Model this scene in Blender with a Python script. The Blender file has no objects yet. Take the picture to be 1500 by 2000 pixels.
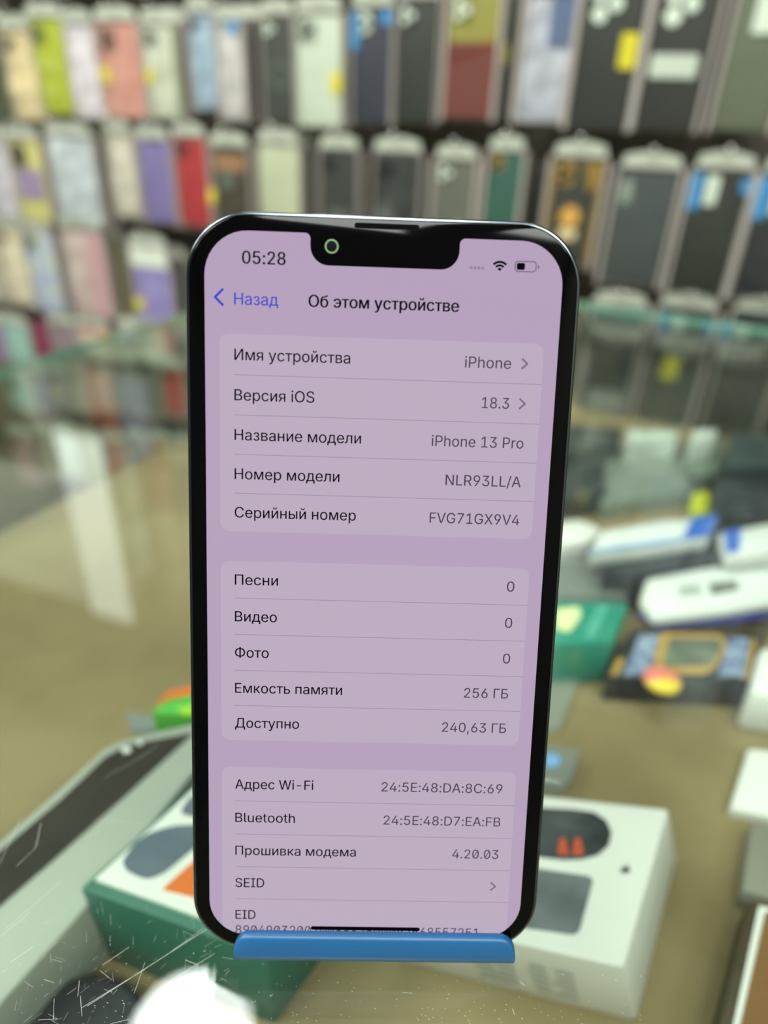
import bpy, bmesh, math, random, os
import numpy as np
from mathutils.geometry import delaunay_2d_cdt
from mathutils import Vector, Matrix
random.seed(7)
C = bpy.context.scene.collection
SC = bpy.context.scene
PI = math.pi

# ------------------------------------------------------------------ camera
G = 0.95                     # height of the counter's glass top
CAM_H = 0.158                # camera above the glass
F_PX = 1346.0                # focal length in pixels of the 1500x2000 frame
# rows: world X, Y (level, the way the camera looks) and Z seen in camera axes (right, down, forward)
W = Matrix(((0.99915304, 0.04114854, 0.0), (0.02057427, -0.49957652, 0.8660254), (0.03563568, -0.86529192, -0.5)))
CAM = Vector((0, 0, G + CAM_H))
cam = bpy.data.cameras.new('camera')
cam.sensor_fit = 'HORIZONTAL'; cam.sensor_width = 36.0; cam.lens = 36.0 * F_PX / 1500.0
cam.clip_start = 0.01; cam.clip_end = 30
cam.dof.use_dof = True; cam.dof.focus_distance = 0.1345; cam.dof.aperture_fstop = 9.0; cam.dof.aperture_blades = 0
cam_o = bpy.data.objects.new('camera', cam); C.objects.link(cam_o)
rot = Matrix((W @ Vector((1, 0, 0)), W @ Vector((0, -1, 0)), W @ Vector((0, 0, -1)))).transposed()
cam_o.matrix_world = Matrix.Translation(CAM) @ rot.to_4x4()
SC.camera = cam_o

# ------------------------------------------------------------------ world, exposure
wd = bpy.data.worlds.new('world'); SC.world = wd; wd.use_nodes = True
wd.node_tree.nodes['Background'].inputs[0].default_value = (0.95, 1.0, 0.97, 1); wd.node_tree.nodes['Background'].inputs[1].default_value = 0.3
SC.view_settings.view_transform = 'Standard'; SC.view_settings.look = 'None'
SC.view_settings.exposure = 0.0; SC.view_settings.gamma = 1.0
SC.cycles.use_denoising = True
SC.cycles.transparent_max_bounces = 24
SC.cycles.max_bounces = 10
SC.cycles.sample_clamp_indirect = 6
LAMP = 27.0                  # radiance of the square ceiling panels
ROUND = 21.0                 # radiance of the round ceiling lamp

# ------------------------------------------------------------------ helpers
def lin(c):
    return tuple(((v / 255) / 12.92 if v / 255 <= 0.04045 else ((v / 255 + 0.055) / 1.055) ** 2.4) for v in c[:3]) + (1.0,)
_m = {}
def mat(name, rgb, rough=0.5, metal=0.0, emit=0.0, noise=0.0, scale=40.0, spec=0.5, bump=0.0, rgb2=None):
    if name in _m: return _m[name]
    m = bpy.data.materials.new(name); m.use_nodes = True; nt = m.node_tree; b = nt.nodes['Principled BSDF']
    b.inputs['Base Color'].default_value = lin(rgb); b.inputs['Roughness'].default_value = rough
    b.inputs['Metallic'].default_value = metal; b.inputs['Specular IOR Level'].default_value = spec
    if noise or rgb2 or bump:
        tc = nt.nodes.new('ShaderNodeTexCoord'); n = nt.nodes.new('ShaderNodeTexNoise'); n.inputs['Scale'].default_value = scale; n.inputs['Detail'].default_value = 3
        nt.links.new(tc.outputs['Object'], n.inputs['Vector'])
        if noise or rgb2:
            r = nt.nodes.new('ShaderNodeValToRGB'); r.color_ramp.elements[0].position = 0.35; r.color_ramp.elements[1].position = 0.65
            c2 = rgb2 or tuple(max(0, v * (1 - noise)) for v in rgb)
            r.color_ramp.elements[0].color = lin(c2); r.color_ramp.elements[1].color = lin(rgb)
            nt.links.new(n.outputs['Fac'], r.inputs['Fac']); nt.links.new(r.outputs['Color'], b.inputs['Base Color'])
        if bump:
            bp = nt.nodes.new('ShaderNodeBump'); bp.inputs['Strength'].default_value = bump; bp.inputs['Distance'].default_value = 0.004
            nt.links.new(n.outputs['Fac'], bp.inputs['Height']); nt.links.new(bp.outputs['Normal'], b.inputs['Normal'])
    if emit:
        b.inputs['Emission Color'].default_value = lin(rgb); b.inputs['Emission Strength'].default_value = emit
    _m[name] = m; return m
def emitter(name, rgb, strength, gloss=False):
    m = mat(name, (0, 0, 0), 0.06 if gloss else 0.5, spec=0.35 if gloss else 0.0)
    b = m.node_tree.nodes['Principled BSDF']; b.inputs['Emission Color'].default_value = lin(rgb); b.inputs['Emission Strength'].default_value = strength
    return m
def clear(name, tint, f0, wall=0.0, wallrgb=(230, 235, 225), rough=0.02, bump=0.0, scale=30.0):
    """thin clear sheet: transparent + mirror by angle, the same from every side; wall adds a frosted share"""
    m = bpy.data.materials.new(name); m.use_nodes = True; nt = m.node_tree; nt.nodes.clear()
    out = nt.nodes.new('ShaderNodeOutputMaterial'); tr = nt.nodes.new('ShaderNodeBsdfTransparent'); tr.inputs[0].default_value = lin(tint)
    gl = nt.nodes.new('ShaderNodeBsdfGlossy'); gl.inputs['Roughness'].default_value = rough
    lw = nt.nodes.new('ShaderNodeLayerWeight'); lw.inputs['Blend'].default_value = 0.5      # facing = 1 - |cos|
    p = nt.nodes.new('ShaderNodeMath'); p.operation = 'POWER'; p.inputs[1].default_value = 5.0
    nt.links.new(lw.outputs['Facing'], p.inputs[0])
    ma = nt.nodes.new('ShaderNodeMath'); ma.operation = 'MULTIPLY_ADD'; ma.inputs[1].default_value = 1 - f0; ma.inputs[2].default_value = f0
    nt.links.new(p.outputs[0], ma.inputs[0])
    mx = nt.nodes.new('ShaderNodeMixShader'); nt.links.new(ma.outputs[0], mx.inputs[0]); nt.links.new(gl.outputs[0], mx.inputs[2])
    base = tr
    if wall:
        df = nt.nodes.new('ShaderNodeBsdfDiffuse'); df.inputs[0].default_value = lin(wallrgb)
        tl = nt.nodes.new('ShaderNodeBsdfTranslucent'); tl.inputs[0].default_value = lin(wallrgb)
        m1 = nt.nodes.new('ShaderNodeMixShader'); m1.inputs[0].default_value = 0.4; nt.links.new(df.outputs[0], m1.inputs[1]); nt.links.new(tl.outputs[0], m1.inputs[2])
        m2 = nt.nodes.new('ShaderNodeMixShader'); m2.inputs[0].default_value = wall; nt.links.new(tr.outputs[0], m2.inputs[1]); nt.links.new(m1.outputs[0], m2.inputs[2]); base = m2
    nt.links.new(base.outputs[0], mx.inputs[1]); nt.links.new(mx.outputs[0], out.inputs[0])
    if bump:
        tc = nt.nodes.new('ShaderNodeTexCoord'); n = nt.nodes.new('ShaderNodeTexNoise'); n.inputs['Scale'].default_value = scale; nt.links.new(tc.outputs['Object'], n.inputs['Vector'])
        bp = nt.nodes.new('ShaderNodeBump'); bp.inputs['Strength'].default_value = bump; bp.inputs['Distance'].default_value = 0.005
        nt.links.new(n.outputs['Fac'], bp.inputs['Height']); nt.links.new(bp.outputs['Normal'], gl.inputs['Normal'])
    return m

def obj(name, bm, mats, parent=None, smooth=False, mw=None):
    me = bpy.data.meshes.new(name)
    bmesh.ops.recalc_face_normals(bm, faces=[f for f in bm.faces if len(f.verts) >= 3]) if not getattr(bm, 'keep', False) else None
    bm.to_mesh(me); bm.free()
    for m in (mats if isinstance(mats, (list, tuple)) else [mats]): me.materials.append(m)
    if smooth:
        for p in me.polygons: p.use_smooth = True
        try: me.set_sharp_from_angle(angle=math.radians(35))
        except Exception: pass
    o = bpy.data.objects.new(name, me); C.objects.link(o)
    if parent: o.parent = parent
    if mw is not None: o.matrix_world = mw
    return o
def empty(name, mw, label=None, cat=None, group=None):
    o = bpy.data.objects.new(name, None); C.objects.link(o); o.empty_display_size = 0.02; o.matrix_world = mw
    if label: tag(o, label, cat, group)
    return o
def tag(o, label, cat, group=None):
    o['label'] = label; o['category'] = cat
    if group: o['group'] = group
    return o
def struct(name, bm, m):
    o = obj(name, bm, m); o['kind'] = 'structure'; return o

def poly_prism(bm, pts, a, b, put, mi=0, cap_a=True, cap_b=True, ch=0.0):
    """outline pts (2D, any order), swept from depth a to b; put(u, v, d) -> point; ch chamfers the cap at a"""
    n = len(pts); cx = sum(p[0] for p in pts) / n; cy = sum(p[1] for p in pts) / n
    rings = []
    if ch:
        w = max(p[0] for p in pts) - min(p[0] for p in pts); h = max(p[1] for p in pts) - min(p[1] for p in pts)
        mx_, my_ = (max(p[0] for p in pts) + min(p[0] for p in pts)) / 2, (max(p[1] for p in pts) + min(p[1] for p in pts)) / 2
        sg = 1 if b > a else -1
        for k in range(4):
            t = k / 3 * PI / 2
            ins = ch * (1 - math.sin(t)); d = a + sg * ch * (1 - math.cos(t))
            rings.append([bm.verts.new(put(mx_ + (p[0] - mx_) * (1 - 2 * ins / w), my_ + (p[1] - my_) * (1 - 2 * ins / h), d)) for p in pts])
    else:
        rings.append([bm.verts.new(put(p[0], p[1], a)) for p in pts])
    rings.append([bm.verts.new(put(p[0], p[1], b)) for p in pts])
    for r0, r1 in zip(rings, rings[1:]):
        for i in range(n):
            f = bm.faces.new((r0[i], r0[(i + 1) % n], r1[(i + 1) % n], r1[i])); f.material_index = mi
    if cap_a: bm.faces.new(rings[0]).material_index = mi
    if cap_b: bm.faces.new(rings[-1]).material_index = mi
def rr(x0, x1, y0, y1, r, seg=6):
    r = min(r, (x1 - x0) / 2 - 1e-6, (y1 - y0) / 2 - 1e-6); pts = []
    for cx, cy, a0 in ((x1 - r, y1 - r, 0), (x0 + r, y1 - r, 90), (x0 + r, y0 + r, 180), (x1 - r, y0 + r, 270)):
        for k in range(seg + 1):
            a = math.radians(a0 + 90 * k / seg); pts.append((cx + r * math.cos(a), cy + r * math.sin(a)))
    return pts
def circ(cx, cy, r, n=24, ry=None):
    return [(cx + r * math.cos(2 * PI * k / n), cy + (ry or r) * math.sin(2 * PI * k / n)) for k in range(n)]
XZ = lambda u, v, d: (u, d, v)          # upright plates: depth along Y
XY = lambda u, v, d: (u, v, d)          # flat plates: depth along Z
def box(bm, x0, x1, y0, y1, z0, z1, mi=0, bevel=0.0, seg=2):
    b2 = bmesh.new(); bmesh.ops.create_cube(b2, size=1)
    for v in b2.verts: v.co = Vector(((x0 + x1) / 2 + v.co.x * (x1 - x0), (y0 + y1) / 2 + v.co.y * (y1 - y0), (z0 + z1) / 2 + v.co.z * (z1 - z0)))
    if bevel: bmesh.ops.bevel(b2, geom=b2.edges[:] , offset=bevel, segments=seg, affect='EDGES', profile=0.5)
    for f in b2.faces: f.material_index = mi
    me = bpy.data.meshes.new('tmp'); b2.to_mesh(me); b2.free(); bm.from_mesh(me); bpy.data.meshes.remove(me)
def tube(bm, p, q, r, n=10, mi=0, cap=True):
    p, q = Vector(p), Vector(q); d = (q - p).normalized(); s = d.orthogonal().normalized(); t = d.cross(s); A, B = [], []
    for k in range(n):
        o = s * math.cos(2 * PI * k / n) * r + t * math.sin(2 * PI * k / n) * r
        A.append(bm.verts.new(p + o)); B.append(bm.verts.new(q + o))
    for k in range(n): bm.faces.new((A[k], A[(k + 1) % n], B[(k + 1) % n], B[k])).material_index = mi
    if cap: bm.faces.new(A[::-1]).material_index = mi; bm.faces.new(B).material_index = mi
def ball(bm, c, r, mi=0, sz=1.0, n=12):
    b2 = bmesh.new(); bmesh.ops.create_uvsphere(b2, u_segments=n * 2, v_segments=n, radius=r)
    for v in b2.verts: v.co = Vector((v.co.x + c[0], v.co.y + c[1], v.co.z * sz + c[2]))
    for f in b2.faces: f.material_index = mi
    me = bpy.data.meshes.new('tmp'); b2.to_mesh(me); b2.free(); bm.from_mesh(me); bpy.data.meshes.remove(me)
def ray(px, py): return W @ Vector(((px - 750) / F_PX, (py - 1000) / F_PX, 1.0))
def at(px, py, z):                       # the point z above the counter glass that the photo shows at this pixel
    r = ray(px, py); return CAM + r * ((G + z - CAM.z) / r.z)

# ------------------------------------------------------------------ the room, squared to the display wall
WA = math.radians(-20.0)                 # the display wall turns 20 degrees, nearer at the right
WR = Vector((math.cos(WA), math.sin(WA), 0)); WN = Vector((-math.sin(WA), math.cos(WA), 0))
WP = Vector((0.362, 1.051, 0))           # a point on the plane of the packages' fronts
def wall_pt(u, d, z): return WP + WR * u + WN * d + Vector((0, 0, z))
def wall_uz(px, py, d=0.0):
    r = ray(px, py); p0 = WP + WN * d; s = (p0 - CAM).dot(WN) / r.dot(WN); p = CAM + r * s
    return (p - WP).dot(WR), p.z
WALL_MW = Matrix((( *[WR.x, WN.x, 0], 0), (WR.y, WN.y, 0, 0), (0, 0, 1, 0), (0, 0, 0, 1)))
def wmw(u, d, z): return Matrix.Translation(wall_pt(u, d, z)) @ WALL_MW
CEIL = 2.6; BACK = 0.085; FRONT = -3.2; UL = -2.6; UR = 1.7
ROOM = wmw(0, 0, 0)
M_ceil = mat('ceiling_paint', (205, 208, 198), 0.8)
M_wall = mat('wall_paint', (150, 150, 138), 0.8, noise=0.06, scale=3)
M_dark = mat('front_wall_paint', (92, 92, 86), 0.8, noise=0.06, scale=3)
M_floor = mat('floor_tiles', (120, 112, 100), 0.35, noise=0.15, scale=6)
M_slat = mat('slatwall_board', (96, 90, 74), 0.6, noise=0.25, scale=9)
def slab(name, m, u0, u1, d0, d1, z0, z1):
    bm = bmesh.new(); box(bm, u0, u1, d0, d1, z0, z1); o = struct(name, bm, m); o.matrix_world = ROOM; return o
slab('floor', M_floor, UL, UR, FRONT, BACK, -0.05, 0)
slab('ceiling', M_ceil, UL, UR, FRONT, BACK, CEIL, CEIL + 0.05)
slab('wall_left', M_wall, UL - 0.05, UL, FRONT, BACK, 0, CEIL)
slab('wall_right', M_wall, UR, UR + 0.05, FRONT, BACK, 0, CEIL)
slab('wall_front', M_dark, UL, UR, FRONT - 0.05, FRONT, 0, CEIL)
bm = bmesh.new(); zz = 0.0
while zz < CEIL - 1e-6:                  # grooved board: planks with a dark groove between
    z1 = min(zz + 0.086, CEIL); box(bm, UL, UR, BACK - 0.008, BACK + 0.04, zz + 0.006, z1); zz += 0.086
box(bm, UL, UR, BACK + 0.002, BACK + 0.05, 0, CEIL)
o = struct('wall_back', bm, M_slat); o.matrix_world = ROOM

# ------------------------------------------------------------------ ceiling lamps
M_lampframe = mat('lamp_frame', (225, 226, 222), 0.4)
M_panel = emitter('lamp_panel', (249, 255, 248), LAMP)
M_round = emitter('round_lamp_panel', (249, 255, 250), ROUND)
def panel(u, d, label, w=0.6, l=0.6):
    r = empty('ceiling_light', wmw(u, d, CEIL - 0.012), label, 'ceiling light', 'square ceiling panels')
    bm = bmesh.new()
    for a in ((-w / 2, w / 2, -l / 2, -l / 2 + .02), (-w / 2, w / 2, l / 2 - .02, l / 2), (-w / 2, -w / 2 + .02, -l / 2 + .02, l / 2 - .02), (w / 2 - .02, w / 2, -l / 2 + .02, l / 2 - .02)):
        box(bm, *a, -0.012, 0.012)
    obj('lamp_frame', bm, M_lampframe, r)
    bm = bmesh.new(); box(bm, -w / 2 + .02, w / 2 - .02, -l / 2 + .02, l / 2 - .02, -0.006, 0.010); obj('diffuser', bm, M_panel, r)
for u, d, wh in ((-1.7, -1.95, 'over the shop door side'), (-0.65, -2.0, 'farthest behind the photographer'), (0.4, -2.0, 'behind the photographer, next to the right hand one'), (1.25, -1.8, 'at the right hand side wall'), (-1.5, -1.35, 'over the far end of the counter')):
    panel(u, d, 'square white ceiling light panel ' + wh)
SPOT = 34.0                  # watts of each added wall spot
M_spotb = mat('added_spot_black', (24, 24, 26), 0.4)
for u in (-1.35, -0.75, -0.15, 0.45):    # unseen spots added under the ceiling to brighten the case wall
    a, b = wall_pt(u, -0.95, CEIL - 0.16), wall_pt(u, 0.0, G + 0.06); dv = (b - a).normalized()
    t = empty('added_wall_spot', Matrix.Translation(a + Vector((0, 0, 0.16))), 'unseen black spotlight added to brighten the phone case wall', 'spotlight', 'added spots for the case wall')
    bm = bmesh.new(); tube(bm, (0, 0, -0.16), (0, 0, 0), 0.010, 12); obj('stem', bm, M_spotb, t, True)
    bm = bmesh.new(); tube(bm, Vector((0, 0, -0.16)) - dv * 0.075, Vector((0, 0, -0.16)) + dv * 0.045, 0.042, 24); obj('lamp_head', bm, M_spotb, t, True)
    l = bpy.data.lights.new('added_spot_bulb', 'SPOT'); l.energy = SPOT; l.spot_size = math.radians(88); l.spot_blend = 0.7; l.shadow_soft_size = 0.035; l.color = (1.0, 1.0, 0.95)
    lo_ = bpy.data.objects.new('added_spot_bulb', l); C.objects.link(lo_); lo_.parent = t; lo_.location = Vector((0, 0, -0.16)) + dv * 0.06; lo_.rotation_euler = (-dv).to_track_quat('Z', 'Y').to_euler()
M_lit = emitter('backlit_panel', (246, 255, 246), 3.4); M_lit2 = emitter('backlit_header', (240, 246, 226), 1.25)
for u0, u1, z0, z1, m_, lab in ((-1.225, -1.085, G + 0.50, G + 1.045, M_lit, 'tall white backlit panel beside the case wall, mirrored in the glass'), (-2.3, -1.24, G + 0.62, G + 1.02, M_lit2, 'wide pale backlit header board beside the tall lit panel')):
    t = empty('light_panel', wmw(u0, 0.0, z0), lab, 'light panel')
    bm = bmesh.new(); box(bm, 0, u1 - u0, 0.012, 0.070, 0, z1 - z0, bevel=0.004); obj('housing', bm, M_lampframe, t)
    bm = bmesh.new(); box(bm, 0.006, u1 - u0 - 0.006, 0.006, 0.0118, 0.006, z1 - z0 - 0.006); obj('diffuser', bm, m_, t)
rl = Vector((0, 0, 0)); r_ = ray(372, 2022); r_.z = -r_.z
mir = Vector((CAM.x, CAM.y, 2 * G - CAM.z)); s = (CEIL - 0.03 - mir.z) / r_.z; rl = mir + r_ * s
lamp = empty('round_ceiling_light', Matrix.Translation((rl.x, rl.y, CEIL)), 'round white ceiling light mirrored in the scratched counter glass', 'ceiling light')
bm = bmesh.new(); poly_prism(bm, circ(0, 0, 0.141, 48), -0.03, 0, XY); obj('lamp_frame', bm, M_lampframe, lamp, True)
bm = bmesh.new(); poly_prism(bm, circ(0, 0, 0.134, 48), -0.034, -0.0305, XY); obj('diffuser', bm, M_round, lamp)

# ------------------------------------------------------------------ glass display counter
K = Vector((-0.0665, 0.8438, 0)); DR = Vector((0.897, -0.443, 0)).normalized(); DL = Vector((-DR.y * -1 * -1, 0, 0))
DL = Vector((DR.y, -DR.x, 0))            # (-0.443, -0.897): the left edge, towards the camera
CMW = Matrix(((DR.x, -DL.x, 0, K.x), (DR.y, -DL.y, 0, K.y), (0, 0, 1, G), (0, 0, 0, 1)))   # local x along the back edge, y = away, z from the glass top
LX, LY = 1.0, -1.25
SHELF = -0.105
M_glass = clear('counter_glass', (246, 250, 247), 0.05, rough=0.0)
M_pane = clear('pane_glass', (243, 249, 245), 0.05, rough=0.0)
M_edge = mat('glass_edge', (110, 160, 140), 0.15, spec=0.8)
M_alu = mat('brushed_aluminium', (170, 172, 168), 0.35, metal=0.9)
M_shelf = mat('brown_shelf_board', (141, 125, 90), 0.6, rgb2=(123, 108, 75), scale=14)
M_base = mat('counter_laminate', (128, 126, 118), 0.55)
ctr = empty('display_counter', CMW, 'glass topped shop counter with brown shelf under the phone', 'counter')
bm = bmesh.new()
box(bm, 0, LX, LY, 0, -0.006, 0)
for f in bm.faces: f.material_index = 0 if abs(f.normal.z) > 0.5 else 1
obj('glass_top', bm, [M_glass, M_edge], ctr, mw=CMW)
def cpart(name, m, *b):
    bm = bmesh.new(); box(bm, *b); return obj(name, bm, m, ctr, mw=CMW)
for b in ((0.012, LX - 0.012, -0.010, -0.005, -0.42, -0.0065), (0.005, 0.010, LY + 0.012, -0.012, -0.42, -0.0065), (LX - 0.010, LX - 0.005, LY + 0.012, -0.012, -0.42, -0.0065)):
    cpart('side_pane', M_pane, *b)
cpart('shelf_board', M_shelf, 0.014, LX - 0.014, LY + 0.014, -0.014, SHELF - 0.012, SHELF)
cpart('base_cabinet', M_base, 0, LX, LY, 0, -G, -0.42)
for x, y in ((0.001, -0.011), (LX - 0.011, -0.011), (0.001, LY + 0.001), (LX - 0.011, LY + 0.001)):
    cpart('corner_post', M_alu, x, x + 0.0035, y, y + 0.0035, -0.42, -0.0065)

# scratches and dust on the glass
M_scr = clear('scratch_white', (255, 255, 255), 0.03, wall=0.75, wallrgb=(250, 252, 248), rough=0.3)
bm = bmesh.new()
def scratch(p, q, w=0.00007):
    a, b = at(*p, 0.00004), at(*q, 0.00004); d = (b - a).normalized(); n = Vector((-d.y, d.x, 0)) * w
    vs = [bm.verts.new(v) for v in (a - n * .4, b - n * .4, b + n * .4, a + n * .4)]
    m_ = (a + b) / 2; bm.faces.new(vs)
for p, q, w in (((40, 1597), (0, 1687), 1), ((80, 1608), (70, 1655), 1.6), ((70, 1655), (32, 1692), 1.2), ((403, 1815), (170, 1965), 1.6), ((398, 1812), (330, 1862), 1), ((283, 1893), (160, 1968), 1.4), ((252, 1850), (200, 1885), 1.2),
                ((65, 1848), (20, 1880), 1.1), ((283, 1880), (262, 1940), 1), ((155, 1915), (152, 1945), 1.3), ((157, 1945), (160, 1985), 1.5), ((106, 1950), (104, 1990), 1.1), ((75, 1992), (112, 1990), 1.1), ((195, 1895), (213, 1910), 1), ((362, 1875), (388, 1885), 1.2),
                ((60, 1780), (0, 1830), 1), ((120, 1720), (10, 1815), .8), ((420, 1862), (300, 1935), .9), ((255, 1990), (215, 2000), 1), ((230, 1500), (205, 1520), .8), ((310, 1455), (225, 1510), .9), ((185, 1600), (330, 1612), .6),
                ((950, 1872), (962, 1884), 1.4), ((1015, 1917), (1025, 1925), 1.4), ((1001, 1970), (1005, 1982), 1.4), ((785, 1938), (805, 1940), .9)):
    scratch(p, q, 0.00006 * w)
for k in range(150):
    x, y = random.uniform(0, 440), 2000 - abs(random.gauss(0, 120)); l = random.uniform(3, 26); a = random.choice((-0.62, -0.62, -0.7, -1.3, 1.5, 0.4)) + random.gauss(0, 0.15)
    scratch((x, y), (x + l * math.cos(a), y + l * math.sin(a)), 0.00004 * random.uniform(0.4, 1.0))
for k in range(170):
    x, y = random.uniform(180, 1250), 2000 - abs(random.gauss(0, 60)); d_ = random.uniform(1.2, 3)
    scratch((x, y), (x + d_, y + d_ * 0.6), 0.00009 * random.uniform(0.5, 1.1))
o = obj('scratches', bm, M_scr, ctr, mw=Matrix.Identity(4)); o['kind'] = 'stuff'; o['label'] = 'fine white scratches and dust'

# ------------------------------------------------------------------ the smartphone (local x right, y away, z up; origin bottom middle of the front)
S = 25.4 / 460 * 3 / 1000                # one screen point in metres
RP = Matrix(((0.99964, -0.02493, -0.0097), (0.02675, 0.93162, 0.36245), (0, -0.36258, 0.93195))).to_4x4()
bc = Vector((-0.00032446, 0.0794154, CAM.z - 0.15235817))
PMW = Matrix.Translation(bc) @ RP
ph = empty('smartphone', PMW, 'black smartphone with lit lilac settings screen leaning in the blue stand', 'phone')
M_frame = mat('phone_frame_metal', (96, 102, 108), 0.16, metal=1.0)
M_bez = mat('black_bezel_glass', (4, 4, 5), 0.05, spec=0.13)
M_backg = mat('phone_back_glass', (60, 66, 74), 0.3)
M_lens = mat('lens_glass', (14, 20, 26), 0.02, spec=1.0)
M_ringg = mat('camera_ring', (112, 140, 104), 0.25, spec=0.6)
M_mesh = mat('speaker_mesh', (8, 8, 9), 0.9, spec=0.05)
mm = 0.001
bm = bmesh.new(); poly_prism(bm, rr(-35.75 * mm, 35.75 * mm, 0, 146.7 * mm, 11.6 * mm, 14), 0.25 * mm, 7.3 * mm, XZ, ch=0.35 * mm); obj('frame', bm, M_frame, ph, True, PMW)
bm = bmesh.new(); poly_prism(bm, rr(-35.2 * mm, 35.2 * mm, 0.55 * mm, 146.15 * mm, 11.1 * mm, 14), 0, 0.6 * mm, XZ, ch=0.3 * mm); obj('front_glass', bm, M_bez, ph, True, PMW)
bm = bmesh.new(); poly_prism(bm, rr(-35.2 * mm, 35.2 * mm, 0.55 * mm, 146.15 * mm, 11.1 * mm, 14), 7.65 * mm, 7.0 * mm, XZ, ch=0.3 * mm); obj('back_glass', bm, M_backg, ph, True, PMW)
for x, z0, z1 in ((-1, 114, 119), (-1, 100, 110), (-1, 87, 97), (1, 92, 108)):
    bm = bmesh.new(); xa, xb = sorted((x * 35.6 * mm, x * 36.05 * mm)); box(bm, xa, xb, 2.6 * mm, 4.9 * mm, z0 * mm, z1 * mm, bevel=0.15 * mm); obj('side_button', bm, M_frame, ph, True, PMW)
for x, z in ((-1, 127.5), (1, 127.5), (-1, 19), (1, 19)):
    bm = bmesh.new(); xa, xb = sorted((x * 35.6 * mm, x * 35.8 * mm)); box(bm, xa, xb, 0.7 * mm, 6.9 * mm, (z - .5) * mm, (z + .5) * mm); obj('antenna_band', bm, mat('antenna_band_plastic', (70, 74, 78), 0.5), ph, False, PMW)
ZC = 73.35 * mm
def SP(x, y): return ((x - 195) * S, ZC + (422 - y) * S)
bm = bmesh.new(); c = SP(137, 13); poly_prism(bm, circ(*c, 7.6 * S, 32), -0.06 * mm, 0, XZ); fc = obj('front_camera', bm, M_ringg, ph, False, PMW)
bm = bmesh.new(); poly_prism(bm, circ(*c, 5.6 * S, 32), -0.09 * mm, 0, XZ); obj('lens', bm, M_lens, fc, False, PMW)
bm = bmesh.new(); a, b = SP(161, -6.6), SP(231, -12.4); poly_prism(bm, rr(a[0], b[0], a[1], b[1], 2.5 * S), -0.03 * mm, 0.1 * mm, XZ); sg = obj('earpiece_slot', bm, mat('slot_rim', (2, 2, 2), 0.8, spec=0.1), ph, False, PMW)
bm = bmesh.new(); a, b = SP(164, -7.9), SP(228, -11.2); poly_prism(bm, rr(a[0], b[0], a[1], b[1], 1.4 * S), -0.05 * mm, 0.1 * mm, XZ); obj('speaker_grille', bm, M_mesh, sg, False, PMW)

E_bg = emitter('screen_lilac', (183, 162, 190), 1.0, True)
E_card = emitter('screen_card', (190, 173, 194), 1.0, True)
E_blk = emitter('screen_text_black', (16, 10, 20), 1.0)
E_gry = emitter('screen_text_grey', (78, 66, 86), 1.0)
E_lin = emitter('screen_hairline', (150, 133, 156), 1.0)
E_blue = emitter('screen_blue', (62, 72, 200), 1.0)
E_dot = emitter('screen_dot', (150, 130, 158), 1.0)
E_chev = emitter('screen_chevron', (118, 104, 126), 1.0)
E_home = emitter('home_bar_black', (8, 6, 10), 1.0)
L1, L2, L3 = -0.05 * mm, -0.09 * mm, -0.13 * mm
def flat(bm, pts, d, mi):                # a flat outline in screen points, facing the viewer
    vs = [bm.verts.new((SP(x, y)[0], d, SP(x, y)[1])) for x, y in pts]
    f = bm.faces.new(vs); f.material_index = mi; return f
def arc(cx, cy, r, a0, a1, n=10): return [(cx + r * math.cos(math.radians(a0 + (a1 - a0) * k / n)), cy + r * math.sin(math.radians(a0 + (a1 - a0) * k / n))) for k in range(n + 1)]
r0 = 47.3
outline = (arc(r0, r0, r0, 180, 270) + arc(114 - 6, 6, 6, 270, 360, 5) + arc(114 + 20, 13, 20, 180, 90) + arc(275.5 - 20, 13, 20, 90, 0) + arc(275.5 + 6, 6, 6, 180, 270, 5)
           + arc(390 - r0, r0, r0, 270, 360) + arc(390 - r0, 844 - r0, r0, 0, 90) + arc(r0, 844 - r0, r0, 90, 180))
bm = bmesh.new(); flat(bm, outline, L1, 0).normal_update(); bmesh.ops.triangulate(bm, faces=bm.faces[:]); scr = obj('screen', bm, E_bg, ph, False, PMW)

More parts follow.
